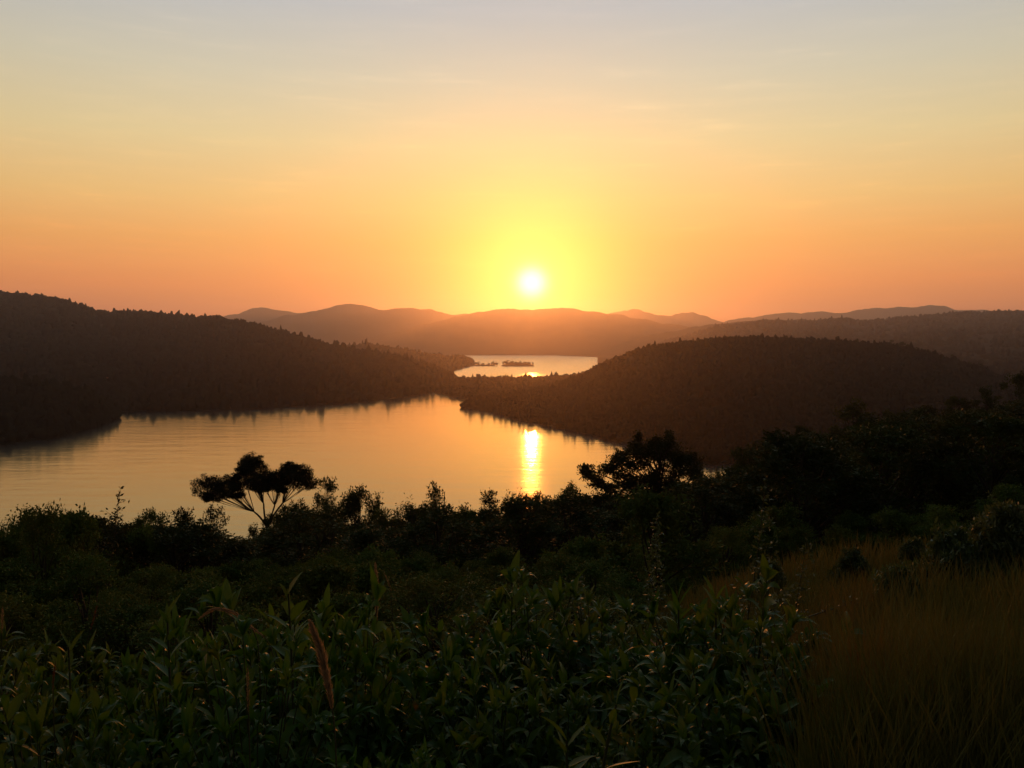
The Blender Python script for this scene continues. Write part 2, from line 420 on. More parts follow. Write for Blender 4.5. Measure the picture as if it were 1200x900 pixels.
hill('mountain', g_([(230, 400), (290, 381), (330, 371), (360, 366.5), (380, 362), (395, 356.5), (410, 354), (425, 357), (440, 361), (455, 363), (470, 360), (485, 359.5), (505, 364), (525, 368), (545, 368), (575, 374), (640, 392), (700, 400)], 12800), [(230, 8600), (700, 9200)], 2200, M['mountain'], px_rough=2.4, seed=6, rscale=1300)
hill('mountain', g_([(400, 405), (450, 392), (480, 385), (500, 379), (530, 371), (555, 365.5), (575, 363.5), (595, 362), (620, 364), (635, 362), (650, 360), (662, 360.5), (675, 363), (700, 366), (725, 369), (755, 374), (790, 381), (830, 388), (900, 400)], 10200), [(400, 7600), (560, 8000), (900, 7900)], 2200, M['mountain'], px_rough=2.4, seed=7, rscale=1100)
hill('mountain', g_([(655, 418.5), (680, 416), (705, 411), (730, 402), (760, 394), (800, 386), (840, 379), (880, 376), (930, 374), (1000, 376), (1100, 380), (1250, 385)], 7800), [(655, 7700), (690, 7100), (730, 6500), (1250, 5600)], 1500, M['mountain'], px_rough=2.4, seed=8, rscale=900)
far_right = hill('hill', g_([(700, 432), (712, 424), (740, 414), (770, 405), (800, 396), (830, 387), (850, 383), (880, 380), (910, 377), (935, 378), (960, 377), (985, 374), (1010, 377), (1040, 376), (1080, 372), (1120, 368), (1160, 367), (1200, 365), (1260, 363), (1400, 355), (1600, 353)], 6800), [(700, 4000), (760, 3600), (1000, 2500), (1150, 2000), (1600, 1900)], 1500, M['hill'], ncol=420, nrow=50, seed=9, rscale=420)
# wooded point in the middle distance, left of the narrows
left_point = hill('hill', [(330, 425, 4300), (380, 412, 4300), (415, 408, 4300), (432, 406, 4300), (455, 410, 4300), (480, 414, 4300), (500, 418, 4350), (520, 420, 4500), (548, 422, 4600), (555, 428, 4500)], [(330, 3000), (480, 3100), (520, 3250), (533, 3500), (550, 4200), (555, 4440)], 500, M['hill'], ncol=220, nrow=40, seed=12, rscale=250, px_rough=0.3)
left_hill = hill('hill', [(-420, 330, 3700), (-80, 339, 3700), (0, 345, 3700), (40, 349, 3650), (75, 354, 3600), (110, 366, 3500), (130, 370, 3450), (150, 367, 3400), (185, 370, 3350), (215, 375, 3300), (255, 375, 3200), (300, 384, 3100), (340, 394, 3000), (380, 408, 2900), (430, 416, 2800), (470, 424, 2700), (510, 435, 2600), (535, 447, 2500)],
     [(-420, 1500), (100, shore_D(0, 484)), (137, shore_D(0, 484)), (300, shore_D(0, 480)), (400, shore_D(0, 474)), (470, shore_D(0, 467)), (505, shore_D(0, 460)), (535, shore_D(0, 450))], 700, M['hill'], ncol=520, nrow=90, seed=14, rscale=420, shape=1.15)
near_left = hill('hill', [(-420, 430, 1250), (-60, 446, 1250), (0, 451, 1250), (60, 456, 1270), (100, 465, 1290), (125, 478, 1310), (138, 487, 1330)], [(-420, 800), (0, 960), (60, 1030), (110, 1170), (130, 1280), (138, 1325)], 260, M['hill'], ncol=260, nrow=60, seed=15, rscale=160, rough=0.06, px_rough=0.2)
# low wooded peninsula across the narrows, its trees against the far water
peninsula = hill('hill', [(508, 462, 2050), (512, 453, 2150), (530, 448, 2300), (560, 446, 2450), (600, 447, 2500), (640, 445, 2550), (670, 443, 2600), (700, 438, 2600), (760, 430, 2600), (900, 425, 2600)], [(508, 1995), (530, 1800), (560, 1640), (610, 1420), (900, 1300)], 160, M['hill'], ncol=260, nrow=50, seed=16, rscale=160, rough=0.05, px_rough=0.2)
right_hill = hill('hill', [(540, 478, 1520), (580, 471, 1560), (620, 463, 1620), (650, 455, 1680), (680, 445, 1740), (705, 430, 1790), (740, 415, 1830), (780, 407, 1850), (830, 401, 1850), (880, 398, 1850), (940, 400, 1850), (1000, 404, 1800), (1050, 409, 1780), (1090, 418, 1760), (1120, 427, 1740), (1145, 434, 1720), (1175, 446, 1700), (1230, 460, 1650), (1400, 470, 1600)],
     [(540, shore_D(0, 478)), (560, shore_D(0, 473 + 6)), (610, shore_D(0, 493)), (650, shore_D(0, 501)), (700, shore_D(0, 512)), (760, shore_D(0, 528)), (830, shore_D(0, 546)), (900, 830), (1400, 800)], 500, M['hill'], ncol=520, nrow=90, seed=17, rscale=200, rough=0.08, px_rough=0.3)

# ------------------------------------------------------------------ woodland on the hills (one mass per hill)
def blob_template(sub=1):
    bm = bmesh.new(); bmesh.ops.create_icosphere(bm, subdivisions=sub, radius=1)
    V = np.array([v.co[:] for v in bm.verts]); T = np.array([[v.index for v in f.verts] for f in bm.faces]); bm.free()
    return V, T
BV, BT = blob_template(2)
def woodland(name, H, n, r0, r1, label, seed=0, crest=0.25, rows=None, cmin=None):
    rng = np.random.default_rng(seed)
    nr, nc, _ = H.shape
    front = rows or (nr - 13)
    n2 = int(n * crest); n1 = n - n2
    u = np.concatenate([rng.uniform(3, front - 1, n1), rng.uniform(front - 3.0, front + 1.5, n2)])
    v = rng.uniform(0, nc - 2, n)
    # more crowns where a column is nearer and wider
    iu = np.clip(u.astype(int), 0, nr - 2); iv = v.astype(int); fu = (u - iu)[:, None]; fv = (v - iv)[:, None]
    P = (H[iu, iv] * (1 - fv) + H[iu, iv + 1] * fv) * (1 - fu) + (H[iu + 1, iv] * (1 - fv) + H[iu + 1, iv + 1] * fv) * fu
    keep = (P[:, 2] > 0.5)
    den = noise2(P[:, 0], P[:, 1], 120, seed, 3)
    keep &= rng.random(n) < np.clip(0.9 + den * 1.2, 0.25, 1)
    P = P[keep]; n = len(P)
    r = rng.uniform(r0, r1, n) * (1 + 0.25 * (rng.random(n) < 0.12))
    sc = np.stack([r * rng.uniform(0.8, 1.2, n), r * rng.uniform(0.8, 1.2, n), r * rng.uniform(0.8, 1.35, n)], -1)
    jit = 1 + rng.normal(0, 0.16, (n, len(BV), 1))
    tall = np.where(rng.random(n) < 0.16, rng.uniform(1.3, 2.1, n), 1.0)
    sc[:, 2] *= tall; sc[:, :2] *= np.where(tall > 1, 0.75, 1.0)[:, None]
    VV = P[:, None] + np.array([0, 0, 1]) * (r * 0.55)[:, None, None] + BV[None] * sc[:, None] * jit
    TT = BT[None] + (np.arange(n) * len(BV))[:, None, None]
    link(name, make_mesh(name, VV.reshape(-1, 3), [TT.reshape(-1, 3)]), M['woodland'], kind='stuff', label=label, cat='woodland')
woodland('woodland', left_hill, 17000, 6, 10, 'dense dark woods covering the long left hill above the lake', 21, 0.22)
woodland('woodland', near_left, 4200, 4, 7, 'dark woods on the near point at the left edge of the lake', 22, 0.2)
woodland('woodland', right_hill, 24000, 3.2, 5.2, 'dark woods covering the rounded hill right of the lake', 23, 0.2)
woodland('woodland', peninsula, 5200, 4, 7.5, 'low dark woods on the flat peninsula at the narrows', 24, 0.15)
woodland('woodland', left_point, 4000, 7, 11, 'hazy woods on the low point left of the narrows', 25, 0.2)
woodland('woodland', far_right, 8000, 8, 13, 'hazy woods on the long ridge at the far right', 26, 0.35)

# ------------------------------------------------------------------ tree builder
def clump_points(rng, c, r, n, squash=0.75):
    d = norm(rng.normal(size=(n, 3))); rr = rng.random((n, 1)) ** 0.45
    p = d * rr * np.array([1, 1, squash]) * r
    return c + p * (1 + 0.18 * rng.normal(size=(n, 1)))

def tree_parts(seed, H, Rc, crown0=0.3, nclump=34, nleaf=230, lsize=0.17, clump_r=0.30, trunk_r=None, lean=0.0, clumps=None, flat=1.0, top_sharp=0.0, bushy=False):
    """returns crown mesh data and trunk mesh data; base of the tree at the origin"""
    rng = np.random.default_rng(seed)
    cr, tk = Acc(), Acc()
    trunk_r = trunk_r or 0.02 * H + 0.03
    top = np.array([lean * H, rng.normal(0, 0.03) * H, H * 0.88])
    mid = np.array([lean * H * 0.2 + rng.normal(0, .03) * H, rng.normal(0, 0.03) * H, H * 0.45])
    axis = bez(np.zeros(3), mid, top, 12)
    tube(tk, axis, np.linspace(trunk_r, trunk_r * 0.15, 12), 7)
    if clumps is None:
        clumps = []
        for k in range(nclump):
            z = crown0 + (1 - crown0) * rng.random() ** 0.9
            s = (z - crown0) / (1 - crown0)
            env = math.sin(PI * min(max(0.14 + 0.80 * s, 0), 1)) ** 0.7 * (1 - top_sharp * s)
            if bushy: env = (1 - s ** 2.2) ** 0.5
            a = rng.uniform(0, 2 * PI); rad = Rc * env * (0.35 + 0.65 * rng.random() ** 0.5) * rng.uniform(0.75, 1.15)
            cr_ = Rc * clump_r * rng.uniform(0.6, 1.25)
            clumps.append((np.array([math.cos(a) * rad + lean * H * z, math.sin(a) * rad, z * H - cr_ * 0.6]), cr_))
    for c, rc in clumps:
        z0 = max(0.08, min(0.85, (c[2] / H) * rng.uniform(0.45, 0.8)))
        b = axis[int(z0 * 11)]
        m = (b + c) / 2 + np.array([0, 0, -0.10 * np.linalg.norm(c - b)]) + rng.normal(0, 0.05 * np.linalg.norm(c - b), 3)
        L = bez(b, m, c, 7)
        r0 = trunk_r * 0.42 * (1 - z0 * 0.5)
        tube(tk, L, np.linspace(r0, r0 * 0.22, 7), 5)
        for q in range(5):
            e = c + norm(rng.normal(size=3)) * rc * 0.95 * np.array([1, 1, .7]); s0 = L[rng.integers(4, 7)]
            tube(tk, bez(s0, (s0 + e) / 2 + rng.normal(0, .08 * rc, 3), e, 4), np.linspace(r0 * 0.2, r0 * 0.06, 4), 3)
        n = int(nleaf * rng.uniform(0.7, 1.2))
        sub = clump_points(rng, c, rc, 7, 0.8)
        which = rng.integers(0, 7, n)
        P = clump_points(rng, np.zeros(3), rc * 0.55, n) + sub[which]
        rhomb_leaves(cr, P, lsize, rng)
    return cr.mesh('crown'), tk.mesh('trunk')

def place(proto, x, y, z, rot, s, name, label, cat, group=None, sz=None):
    """a tree from shared crown and trunk meshes"""
    cm, tm, leafm = proto
    e = link(name, None, loc=(x, y, z), label=label, cat=cat, group=group)
    e.rotation_euler = (0, 0, rot); e.scale = (s, s, sz or s)
    link('crown', cm, leafm, e); link('trunk', tm, M['bark'], e)
    return e

def proto(leaf, *a, **k):
    c, t_ = tree_parts(*a, **k); return (c, t_, M[leaf])
# forest trees ~8 m tall, for the slope 60-350 m away
TREES = [proto('leaf_dark', 101, 8, 3.2, 0.28, 40, 260, 0.24, 0.30),
         proto('leaf_dark', 102, 8, 2.8, 0.25, 36, 260, 0.22, 0.30, top_sharp=0.35),
         proto('leaf_dark', 103, 8, 3.6, 0.35, 44, 240, 0.26, 0.26),
         proto('leaf_dark', 104, 8, 2.3, 0.22, 34, 260, 0.22, 0.36, top_sharp=0.5),
         proto('leaf_dark', 105, 8, 3.0, 0.3, 30, 300, 0.24, 0.32, lean=0.06)]
# bushes ~3 m tall, for 12-60 m away
BUSHES = [proto('leaf_bush', 201, 3, 1.7, 0.06, 46, 420, 0.085, 0.28, bushy=True),
          proto('leaf_bush', 202, 3, 1.5, 0.05, 42, 420, 0.10, 0.30, bushy=True),
          proto('leaf_bush', 203, 3, 1.9, 0.06, 52, 380, 0.075, 0.25, bushy=True),
          proto('leaf_bush', 204, 3, 1.3, 0.05, 36, 420, 0.11, 0.34, bushy=True, top_sharp=0.3)]
GBUSH = [proto('weed', 211, 3, 1.7, 0.04, 50, 420, 0.14, 0.28, bushy=True), proto('weed', 212, 3, 1.6, 0.04, 46, 420, 0.16, 0.30, bushy=True)]
# open trees with gaps, for the skyline
OPEN = [proto('leaf_dark', 301, 6, 2.2, 0.25, 24, 130, 0.16, 0.30),
        proto('leaf_dark', 302, 6, 1.5, 0.2, 20, 130, 0.16, 0.36, top_sharp=0.5),
        proto('leaf_dark', 303, 6, 2.6, 0.3, 28, 110, 0.15, 0.26, lean=0.08)]

rng = np.random.default_rng(5)
def sky_tree(px, top, D, width, pr, name, label, cat='tree', group=None, base=None):
    """tree whose top reaches photo row 'top' at distance D; width in photo px"""
    P = at(px, top, D); x, y = P[0], P[1]; zg = ground(x, y) - 0.1
    h = P[2] - zg
    V0 = np.array([pr[0].vertices[i].co[:] for i in range(0, len(pr[0].vertices), 7)])
    Hp = V0[:, 2].max(); Rp = max(V0[:, 0].max(), -V0[:, 0].min())
    s = max(width / F * D / 2 / Rp, 0.62 * h / Hp)
    return place(pr, x, y, zg, rng.uniform(0, 6.28), s, name, label, cat, group, sz=h / Hp)

# ---- the umbrella-shaped tree against the lake
def umbrella_tree():
    D = 92.0; base = at(314, 660, D); x, y = base[0], base[1]
    zg = ground(x, y) - 0.1
    rngu = np.random.default_rng(77)
    lobes = [(237, 568, 11, 12), (250, 577, 13, 9), (266, 573, 14, 9), (280, 566, 12, 10), (256, 568, 10, 8), (291, 562, 14, 12), (290, 546, 12, 10), (300, 549, 12, 11), (283, 549, 8, 6),
             (303, 560, 14, 12), (296, 539, 10, 6), (307, 572, 9, 6), (320, 558, 12, 10), (333, 556, 14, 11), (345, 552, 13, 9), (357, 556, 12, 11), (362, 565, 8, 10), (350, 562, 13, 10),
             (327, 567, 12, 8), (302, 568, 14, 8), (312, 568, 12, 6), (270, 566, 12, 8), (325, 558, 12, 10), (302, 558, 14, 10), (248, 566, 12, 9), (348, 549, 12, 8), (293, 542, 13, 9), (275, 560, 10, 6), (338, 558, 12, 9), (339, 546, 10, 6), (242, 580, 8, 6), (330, 572, 8, 5), (276, 579, 10, 5)]
    k = D / F
    cr, tk = Acc(), Acc()
    fork = at(313, 618, D) - np.array([x, y, zg]); foot = np.zeros(3)
    tube(tk, bez(foot, np.array([0.25, 0.1, fork[2] * 0.5]), fork, 9), np.linspace(0.2, 0.15, 9), 8)
    forks = [at(*p) - np.array([x, y, zg]) for p in ((298, 600, D + 0.6), (309, 590, D - 0.8), (322, 592, D + 1.0), (331, 590, D - 0.6))]
    for f_ in forks:
        tube(tk, bez(fork, (fork + f_) / 2 + rngu.normal(0, .12, 3), f_, 6), np.linspace(0.12, 0.08, 6), 6)
    for (px, py, rx, rz) in lobes:
        for dup_ in range(2):
            rz = rz * .93; dy = rngu.uniform(-4.0, 4.0) * (1 - abs(px - 300) / 110)
            c = at(px + rngu.uniform(-2, 2), py + rngu.uniform(-1, 2) + (2 if dup_ else 0), D + dy) - np.array([x, y, zg])
            f_ = forks[0] if px < 285 else forks[1] if px < 308 else forks[2] if px < 335 else forks[3]
            m = (f_ + c) / 2 + np.array([0, 0, -0.22]) + rngu.normal(0, .12, 3)
            L = bez(f_, m, c, 7); tube(tk, L, np.linspace(0.05, 0.02, 7) * (.5 if dup_ else 1), 5)
            for q in range(4):
                e = c + rngu.normal(0, 1, 3) * np.array([rx, rx, rz]) * k * 0.5
                tube(tk, bez(L[rngu.integers(3, 6)], (L[5] + e) / 2, e, 4), [0.03, 0.022, 0.015, 0.01], 3)
            n = 1150
            sub = norm(rngu.normal(size=(16, 3))) * rngu.uniform(.4, 1.15, (16, 1)) * np.array([rx, rx, rz]) * k
            P = c + sub[rngu.integers(0, 16, n)] + norm(rngu.normal(size=(n, 3))) * rngu.random((n, 1)) ** .5 * np.array([rx, rx, rz * .9]) * k * .42
            rhomb_leaves(cr, P, 0.15, rngu, up=.5)
    e = link('umbrella_tree', None, loc=(x, y, zg), label='dark umbrella-shaped tree with a spreading flat crown and bare forked limbs against the lake', cat='tree')
    link('crown', cr.mesh('crown'), M['leaf_pine'], e); link('trunk', tk.mesh('trunk'), M['bark'], e)
umbrella_tree()

# ---- the layered tree right of the sun's glitter
def layered_tree():
    D = 58.0; base = at(765, 640, D); x, y = base[0], base[1]; zg = ground(x, y) - 0.1
    o = np.array([x, y, zg]); k = D / F
    rl = np.random.default_rng(88)
    spots = [(688, 549, 7, 3.5), (700, 558, 10, 5), (697, 566, 8, 4), (712, 549, 9, 5), (722, 542, 10, 6), (712, 570, 9, 4), (735, 536, 11, 6), (748, 545, 11, 6), (728, 556, 9, 4), (752, 532, 11, 7), (762, 526, 9, 6), (744, 523, 6, 4), (748, 515, 3, 5),
             (775, 532, 12, 8), (783, 522, 7, 7), (784, 512, 3, 5), (795, 536, 11, 8), (770, 520, 5, 5), (808, 542, 11, 8), (790, 552, 12, 6), (765, 560, 14, 8), (740, 568, 12, 7), (812, 556, 10, 7), (780, 568, 14, 8), (755, 578, 16, 9), (725, 583, 14, 9), (800, 575, 14, 9), (770, 590, 18, 10), (735, 600, 18, 10), (805, 597, 18, 12), (700, 595, 15, 9), (772, 610, 20, 12), (820, 570, 10, 8), (826, 590, 14, 10)]
    cr, tk = Acc(), Acc()
    top = at(775, 530, D) - o
    axis = bez(np.zeros(3), np.array([0.2, 0, top[2] * .5]), top, 12); tube(tk, axis, np.linspace(.2, .05, 12), 7)
    for (px, py, rx, rz) in spots:
        for q in range(2):
            dy = rl.uniform(-2.6, 2.6)
            c = at(px + rl.uniform(-2, 2), py + rl.uniform(-1, 1), D + dy) - o
            b = axis[int(min(10, max(2, 11 * (c[2] / top[2]) * rl.uniform(.6, .85))))]
            L = bez(b, (b + c) / 2 + np.array([0, 0, -.1]) + rl.normal(0, .1, 3), c, 7); tube(tk, L, np.linspace(.06, .015, 7), 5)
            n = int(26 * rx * rz / 5) + 110
            sub = norm(rl.normal(size=(9, 3))) * np.array([rx, rx, rz]) * k * rl.uniform(.4, 1.55, (9, 1))
            for s_ in sub[:5]:
                tube(tk, bez(L[5], c + s_ * .5, c + s_, 4), [.02, .014, .01, .006], 3)
            P = c + sub[rl.integers(0, 9, n)] + rl.normal(0, 1, (n, 3)) * np.array([rx, rx, rz]) * k * 0.34
            rhomb_leaves(cr, P, 0.17, rl, aspect=.5)
    e = link('broadleaf_tree', None, loc=(x, y, zg), label='tall dark tree with layered branches reaching left over the lake, right of the sun glitter', cat='tree')
    link('crown', cr.mesh('crown'), M['leaf_dark'], e); link('trunk', tk.mesh('trunk'), M['bark'], e)
layered_tree()

# ---- single trees and bushes that make the skyline of the slope
SK = [
 (12, 615, 26, 60, BUSHES[1], 'leafy_bush', 'small dark leafy bush cut by the left edge of the photo, against the water', 'bush'),
 (48, 587, 24, 80, BUSHES[0], 'leafy_bush', 'tall leafy bush at the far left with its top against the pale lake', 'bush'),
 (30, 597, 30, 70, BUSHES[2], 'leafy_bush', 'dense bush low at the left edge, under the tall leafy bush', 'bush'),
 (70, 592, 32, 76, BUSHES[1], 'leafy_bush', 'dense bush filling between the two tall leafy bushes at far left', 'bush'),
 (158, 614, 38, 80, BUSHES[0], 'leafy_bush', 'dark bush at the right foot of the thin sapling', 'bush'),
 (88, 588, 27, 66, BUSHES[3], 'leafy_bush', 'leafy bush with a spiky top, between the left-edge bush and the thin sapling', 'bush'),
 (178, 594, 46, 98, BUSHES[2], 'round_bush', 'broad round-topped dark bush right of the thin sapling', 'bush'),
 (214, 593, 42, 34, OPEN[1], 'slender_tree', 'slender open tree just left of the bushy tree beside the umbrella tree', 'tree'),
 (238, 588, 42, 46, OPEN[0], 'open_tree', 'open bushy tree standing under the left end of the umbrella tree', 'tree'),
 (340, 588, 80, 62, TREES[0], 'round_tree', 'dense dark tree in front of the umbrella tree trunk', 'tree'),
 (298, 612, 86, 46, TREES[1], 'round_tree', 'low dark tree hiding the foot of the umbrella tree, on its left', 'tree'),
 (326, 600, 86, 50, TREES[4], 'round_tree', 'dark tree just right of the bare trunk of the umbrella tree', 'tree'),
 (356, 583, 82, 50, TREES[1], 'round_tree', 'dark tree under the right end of the umbrella tree crown', 'tree'),
 (384, 557, 84, 30, OPEN[1], 'slender_tree', 'slender tree with a tufted top just right of the umbrella tree', 'tree'),
 (372, 574, 80, 40, OPEN[0], 'open_tree', 'open low tree between the umbrella tree and the tufted slender tree', 'tree'),
 (418, 566, 76, 70, TREES[2], 'round_tree', 'round dark tree with an even dome, right of the tufted slender tree', 'tree'),
 (456, 594, 62, 44, BUSHES[0], 'round_bush', 'low dark bush in the dip of the skyline left of the feathery tree', 'bush'),
 (490, 576, 44, 44, OPEN[2], 'open_tree', 'lower left half of the feathery pair of trees at the middle of the skyline', 'tree'),
 (520, 562, 46, 48, OPEN[0], 'open_tree', 'feathery tree with arching twigs at the middle of the skyline', 'tree'),
 (548, 591, 60, 40, BUSHES[1], 'round_bush', 'low bush just right of the feathery tree at mid skyline', 'bush'),
 (574, 573, 62, 22, OPEN[1], 'slender_tree', 'thin sprouting tree between the feathery tree and the sun glitter', 'tree'),
 (604, 566, 66, 44, OPEN[2], 'open_tree', 'twiggy tree at the left foot of the sun glitter', 'tree'),
 (630, 576, 70, 40, BUSHES[2], 'round_bush', 'rounded bush straight under the sun glitter on the water', 'bush'),
 (662, 566, 70, 62, BUSHES[0], 'round_bush', 'broad dark bush between the sun glitter and the tall layered tree', 'bush'),
 (842, 546, 110, 40, TREES[1], 'forest_tree', 'dark tree right of the layered tree, under the last sliver of water', 'tree'),
 (872, 521, 130, 50, TREES[0], 'forest_tree', 'dark rounded tree on the rising slope, second to the right of the layered tree', 'tree'),
 (905, 508, 150, 52, TREES[2], 'forest_tree', 'dark skyline tree midway between the layered tree and the large peaked tree', 'tree'),
 (940, 498, 165, 48, TREES[3], 'forest_tree', 'dark tree touching the left side of the large peaked tree on the right slope', 'tree'),
 (998, 465, 170, 78, TREES[1], 'forest_tree', 'large dark tree with a peaked crown standing highest on the middle of the right slope', 'tree'),
 (1045, 479, 190, 58, TREES[0], 'forest_tree', 'dark tree right beside the large peaked tree on the right slope', 'tree'),
 (1085, 473, 215, 56, TREES[2], 'forest_tree', 'broad dark tree second to the right of the large peaked tree', 'tree'),
 (1122, 464, 235, 56, TREES[4], 'forest_tree', 'dark leaning tree third to the right of the large peaked tree', 'tree'),
 (1158, 451, 250, 54, TREES[1], 'forest_tree', 'dark tree next to the tree at the right edge of the skyline', 'tree'),
 (1196, 434, 262, 62, TREES[0], 'forest_tree', 'tall dark tree cut by the right edge of the photo', 'tree'),
]
for s in SK: sky_tree(*s[:5], s[5], s[6], s[7])
for k_, (px, top, D, w) in enumerate([(1245, 445, 262, 70), (-40, 612, 28, 70), (1300, 440, 262, 70), (-90, 600, 30, 80)]):
    sky_tree(px, top, D, w, TREES[k_ % 3] if px > 600 else BUSHES[k_ % 3], 'forest_tree' if px > 600 else 'leafy_bush',
             ('dark tree beyond the right edge of the photo' if px > 600 else 'leafy bush beyond the left edge of the photo'), 'tree' if px > 600 else 'bush', 'trees and bushes outside the frame at ' + ('right' if px > 600 else 'left'))

# ---- the crowded slope under the skyline
SKYL = np.array([(-200, 640), (0, 636), (20, 598), (75, 593), (110, 606), (145, 614), (200, 609), (262, 632), (285, 640), (330, 608), (385, 588), (420, 576), (445, 594), (470, 600), (500, 590), (540, 594), (600, 579), (640, 578), (700, 572), (740, 575), (830, 560), (860, 550), (900, 519), (950, 502), (1000, 480), (1050, 484), (1100, 475), (1150, 462), (1200, 446), (1400, 450)], float)
def zone(px, D):
    if D < 34:
        n = 'leaf-crowded dark bush '
        z = ('below the left-hand skyline bushes' if px < 230 else 'below the umbrella tree, behind the big-leaved shrubs' if px < 450 else 'in the middle, behind the big-leaved shrubs' if px < 690 else 'under the tall layered tree, beside the dry grass' if px < 860 else 'in the dark gully behind the dry grass')
    elif D < 95:
        n = 'dark tree of the thicket '
        z = ('just under the skyline at far left' if px < 230 else 'crowded round the umbrella tree foot' if px < 450 else 'just under the skyline at the centre' if px < 690 else 'behind and below the tall layered tree' if px < 860 else 'in the hollow between the dry grass and the right slope')
    else:
        n = 'dark forest tree '
        z = ('low on the shoreward slope behind the left bushes' if px < 450 else 'low on the shoreward slope behind the centre bushes' if px < 690 else 'on the lower right slope, left of the large peaked tree' if px < 960 else 'on the right slope below the large peaked tree' if px < 1090 else 'on the right slope near the edge of the photo')
    return n + z, n.strip().replace('bush', 'bushes').replace('tree', 'trees') + ' ' + z
rs = np.random.default_rng(31)
placed = []
cnt = {}
for D0, D1, hm, sp, n in ((11, 34, 2.3, 1.75, 900), (34, 95, 5.2, 4.8, 1200), (95, 330, 9.0, 11.0, 1500)):
    for _ in range(n):
        D = math.exp(rs.uniform(math.log(D0), math.log(D1))); px = rs.uniform(-40, 1240); X = (px - 600) / F * D
        if px > 770 - 0 * D and D < 28: continue           # open grass
        if px > 690 and D < 14: continue
        if D > 105 and px < 790: continue
        if any((X - a) ** 2 + (D - b) ** 2 < (sp * (0.8 + 0.2 * c)) ** 2 for a, b, c in placed): continue
        zg = ground(X, D) - 0.1
        if zg < 1.5: continue
        top_allowed = at(px, float(np.interp(px, SKYL[:, 0], SKYL[:, 1])) + 4, D)[2] - zg
        if D < 34 and px < 760:          # keep the near bushes lower so the rows behind show
            lim = np.interp(D, [11, 20, 34], [704, 658, 618]) + rs.uniform(-30, 34)
            top_allowed = min(top_allowed, at(px, lim, D)[2] - zg)
        h = min(hm * rs.uniform(0.75, 1.35), top_allowed)
        if h < 0.9: continue
        seenz = at(px, 450, D)
        placed.append((X, D, rs.uniform(-1, 1)))
        if D < 34:
            pr = BUSHES[rs.integers(0, 4)]; Hp = 3.0; nm = 'thicket_bush'; ct = 'bush'
        else:
            pr = TREES[rs.integers(0, 5)]; Hp = 8.0; nm = 'thicket_tree'; ct = 'tree'
            if D >= 95: nm = 'forest_tree'
        s = h / Hp
        sw = max(s, (sp * 0.62) / (1.7 if D < 34 else 3.0))
        lab, grp = zone(px, D)
        place(pr, X, D, zg, rs.uniform(0, 6.28), sw, nm, lab, ct, grp, sz=s)
        cnt[grp] = cnt.get(grp, 0) + 1
print('slope trees', len(placed), cnt)

# ---- thin sapling on the left skyline
def feathery(name, P0, P1, n, blen, lsize, label, cat, mat, seed, bend=0.0, thick=0.012, dense=10, tip=None, droop=0.1, group=None):
    """a thin stem from P0 to P1 with short leafy side twigs"""
    rf = np.random.default_rng(seed)
    P0 = np.array(P0, float); P1 = np.array(P1, float); L = np.linalg.norm(P1 - P0)
    tk, cr = Acc(), Acc()
    mid = (P0 + P1) / 2 + np.array([bend * L, rf.normal(0, .02) * L, abs(bend) * L * .5])
    ax = bez(np.zeros(3), mid - P0, P1 - P0, 24)
    tube(tk, ax, np.linspace(thick, thick * .25, 24), 6)
    for k in range(n):
        u = 0.22 + 0.78 * (k + rf.random()) / n; c = ax[int(u * 23)]
        tdir = norm(ax[min(23, int(u * 23) + 1)] - ax[max(0, int(u * 23) - 1)])
        a = rf.uniform(0, 2 * PI); side = norm(np.cross(tdir, [math.cos(a), math.sin(a), 0.3]))
        l = blen * (1.05 - u) ** 0.7 * rf.uniform(.6, 1.3)
        e = c + (side * .85 + tdir * .55 + np.array([0, 0, -droop])) * l
        br = bez(c, c + (side * .5 + tdir * .15) * l, e, 6); tube(tk, br, np.linspace(thick * .4, thick * .12, 6), 4)
        m = max(3, int(dense * l / blen))
        pts = br[rf.integers(1, 6, m)] + rf.normal(0, lsize * .3, (m, 3))
        rhomb_leaves(cr, pts, lsize, rf, up=.25, aspect=.38)
    rhomb_leaves(cr, ax[-5:].repeat(3, 0), lsize * .9, rf, up=.6)
    e = link(name, None, loc=P0, label=label, cat=cat, group=group)
    link('foliage', cr.mesh('foliage'), M[mat], e); link('stem', tk.mesh('stem'), M['stem'] if mat == 'weed' else M['bark'], e)
def on_ground(px, D):
    X = (px - 600) / F * D
    return np.array([X, D, ground(X, D) - 0.05])
feathery('sapling', on_ground(112, 24), at(141, 572, 24), 46, 0.85, 0.13, 'thin sapling with sparse small leaves sticking up above the left bushes', 'sapling', 'leaf_dark', 41, dense=13, thick=.018)
feathery('tall_weed', on_ground(858, 5.6), at(897, 562, 5.6), 46, 0.20, 0.035, 'tallest feathery weed rising beside the right-hand big-leaved shrub, against the dark slope', 'weed', 'weed', 42, bend=0.04, thick=.006, dense=20)
feathery('tall_weed', on_ground(772, 9.0), at(770, 602, 9.0), 54, 0.24, 0.05, 'upright feathery weed like a small fir, left of the tallest weed', 'weed', 'weed', 43, thick=.007, dense=22)
feathery('tall_weed', on_ground(925, 6.2), at(946, 634, 6.2), 30, 0.18, 0.035, 'shorter feathery weed between the tallest weed and the dry grass', 'weed', 'weed', 44, thick=.005, dense=18)
feathery('tall_weed', on_ground(690, 9.5), at(676, 668, 9.5), 36, 0.3, 0.05, 'low bushy weed behind the middle big-leaved shrub', 'weed', 'weed', 45, thick=.007, dense=22)
feathery('tall_weed', on_ground(560, 11), at(548, 668, 11), 40, 0.34, 0.05, 'bushy weed just left of the middle big-leaved shrub top', 'weed', 'weed', 46, thick=.007, dense=22)
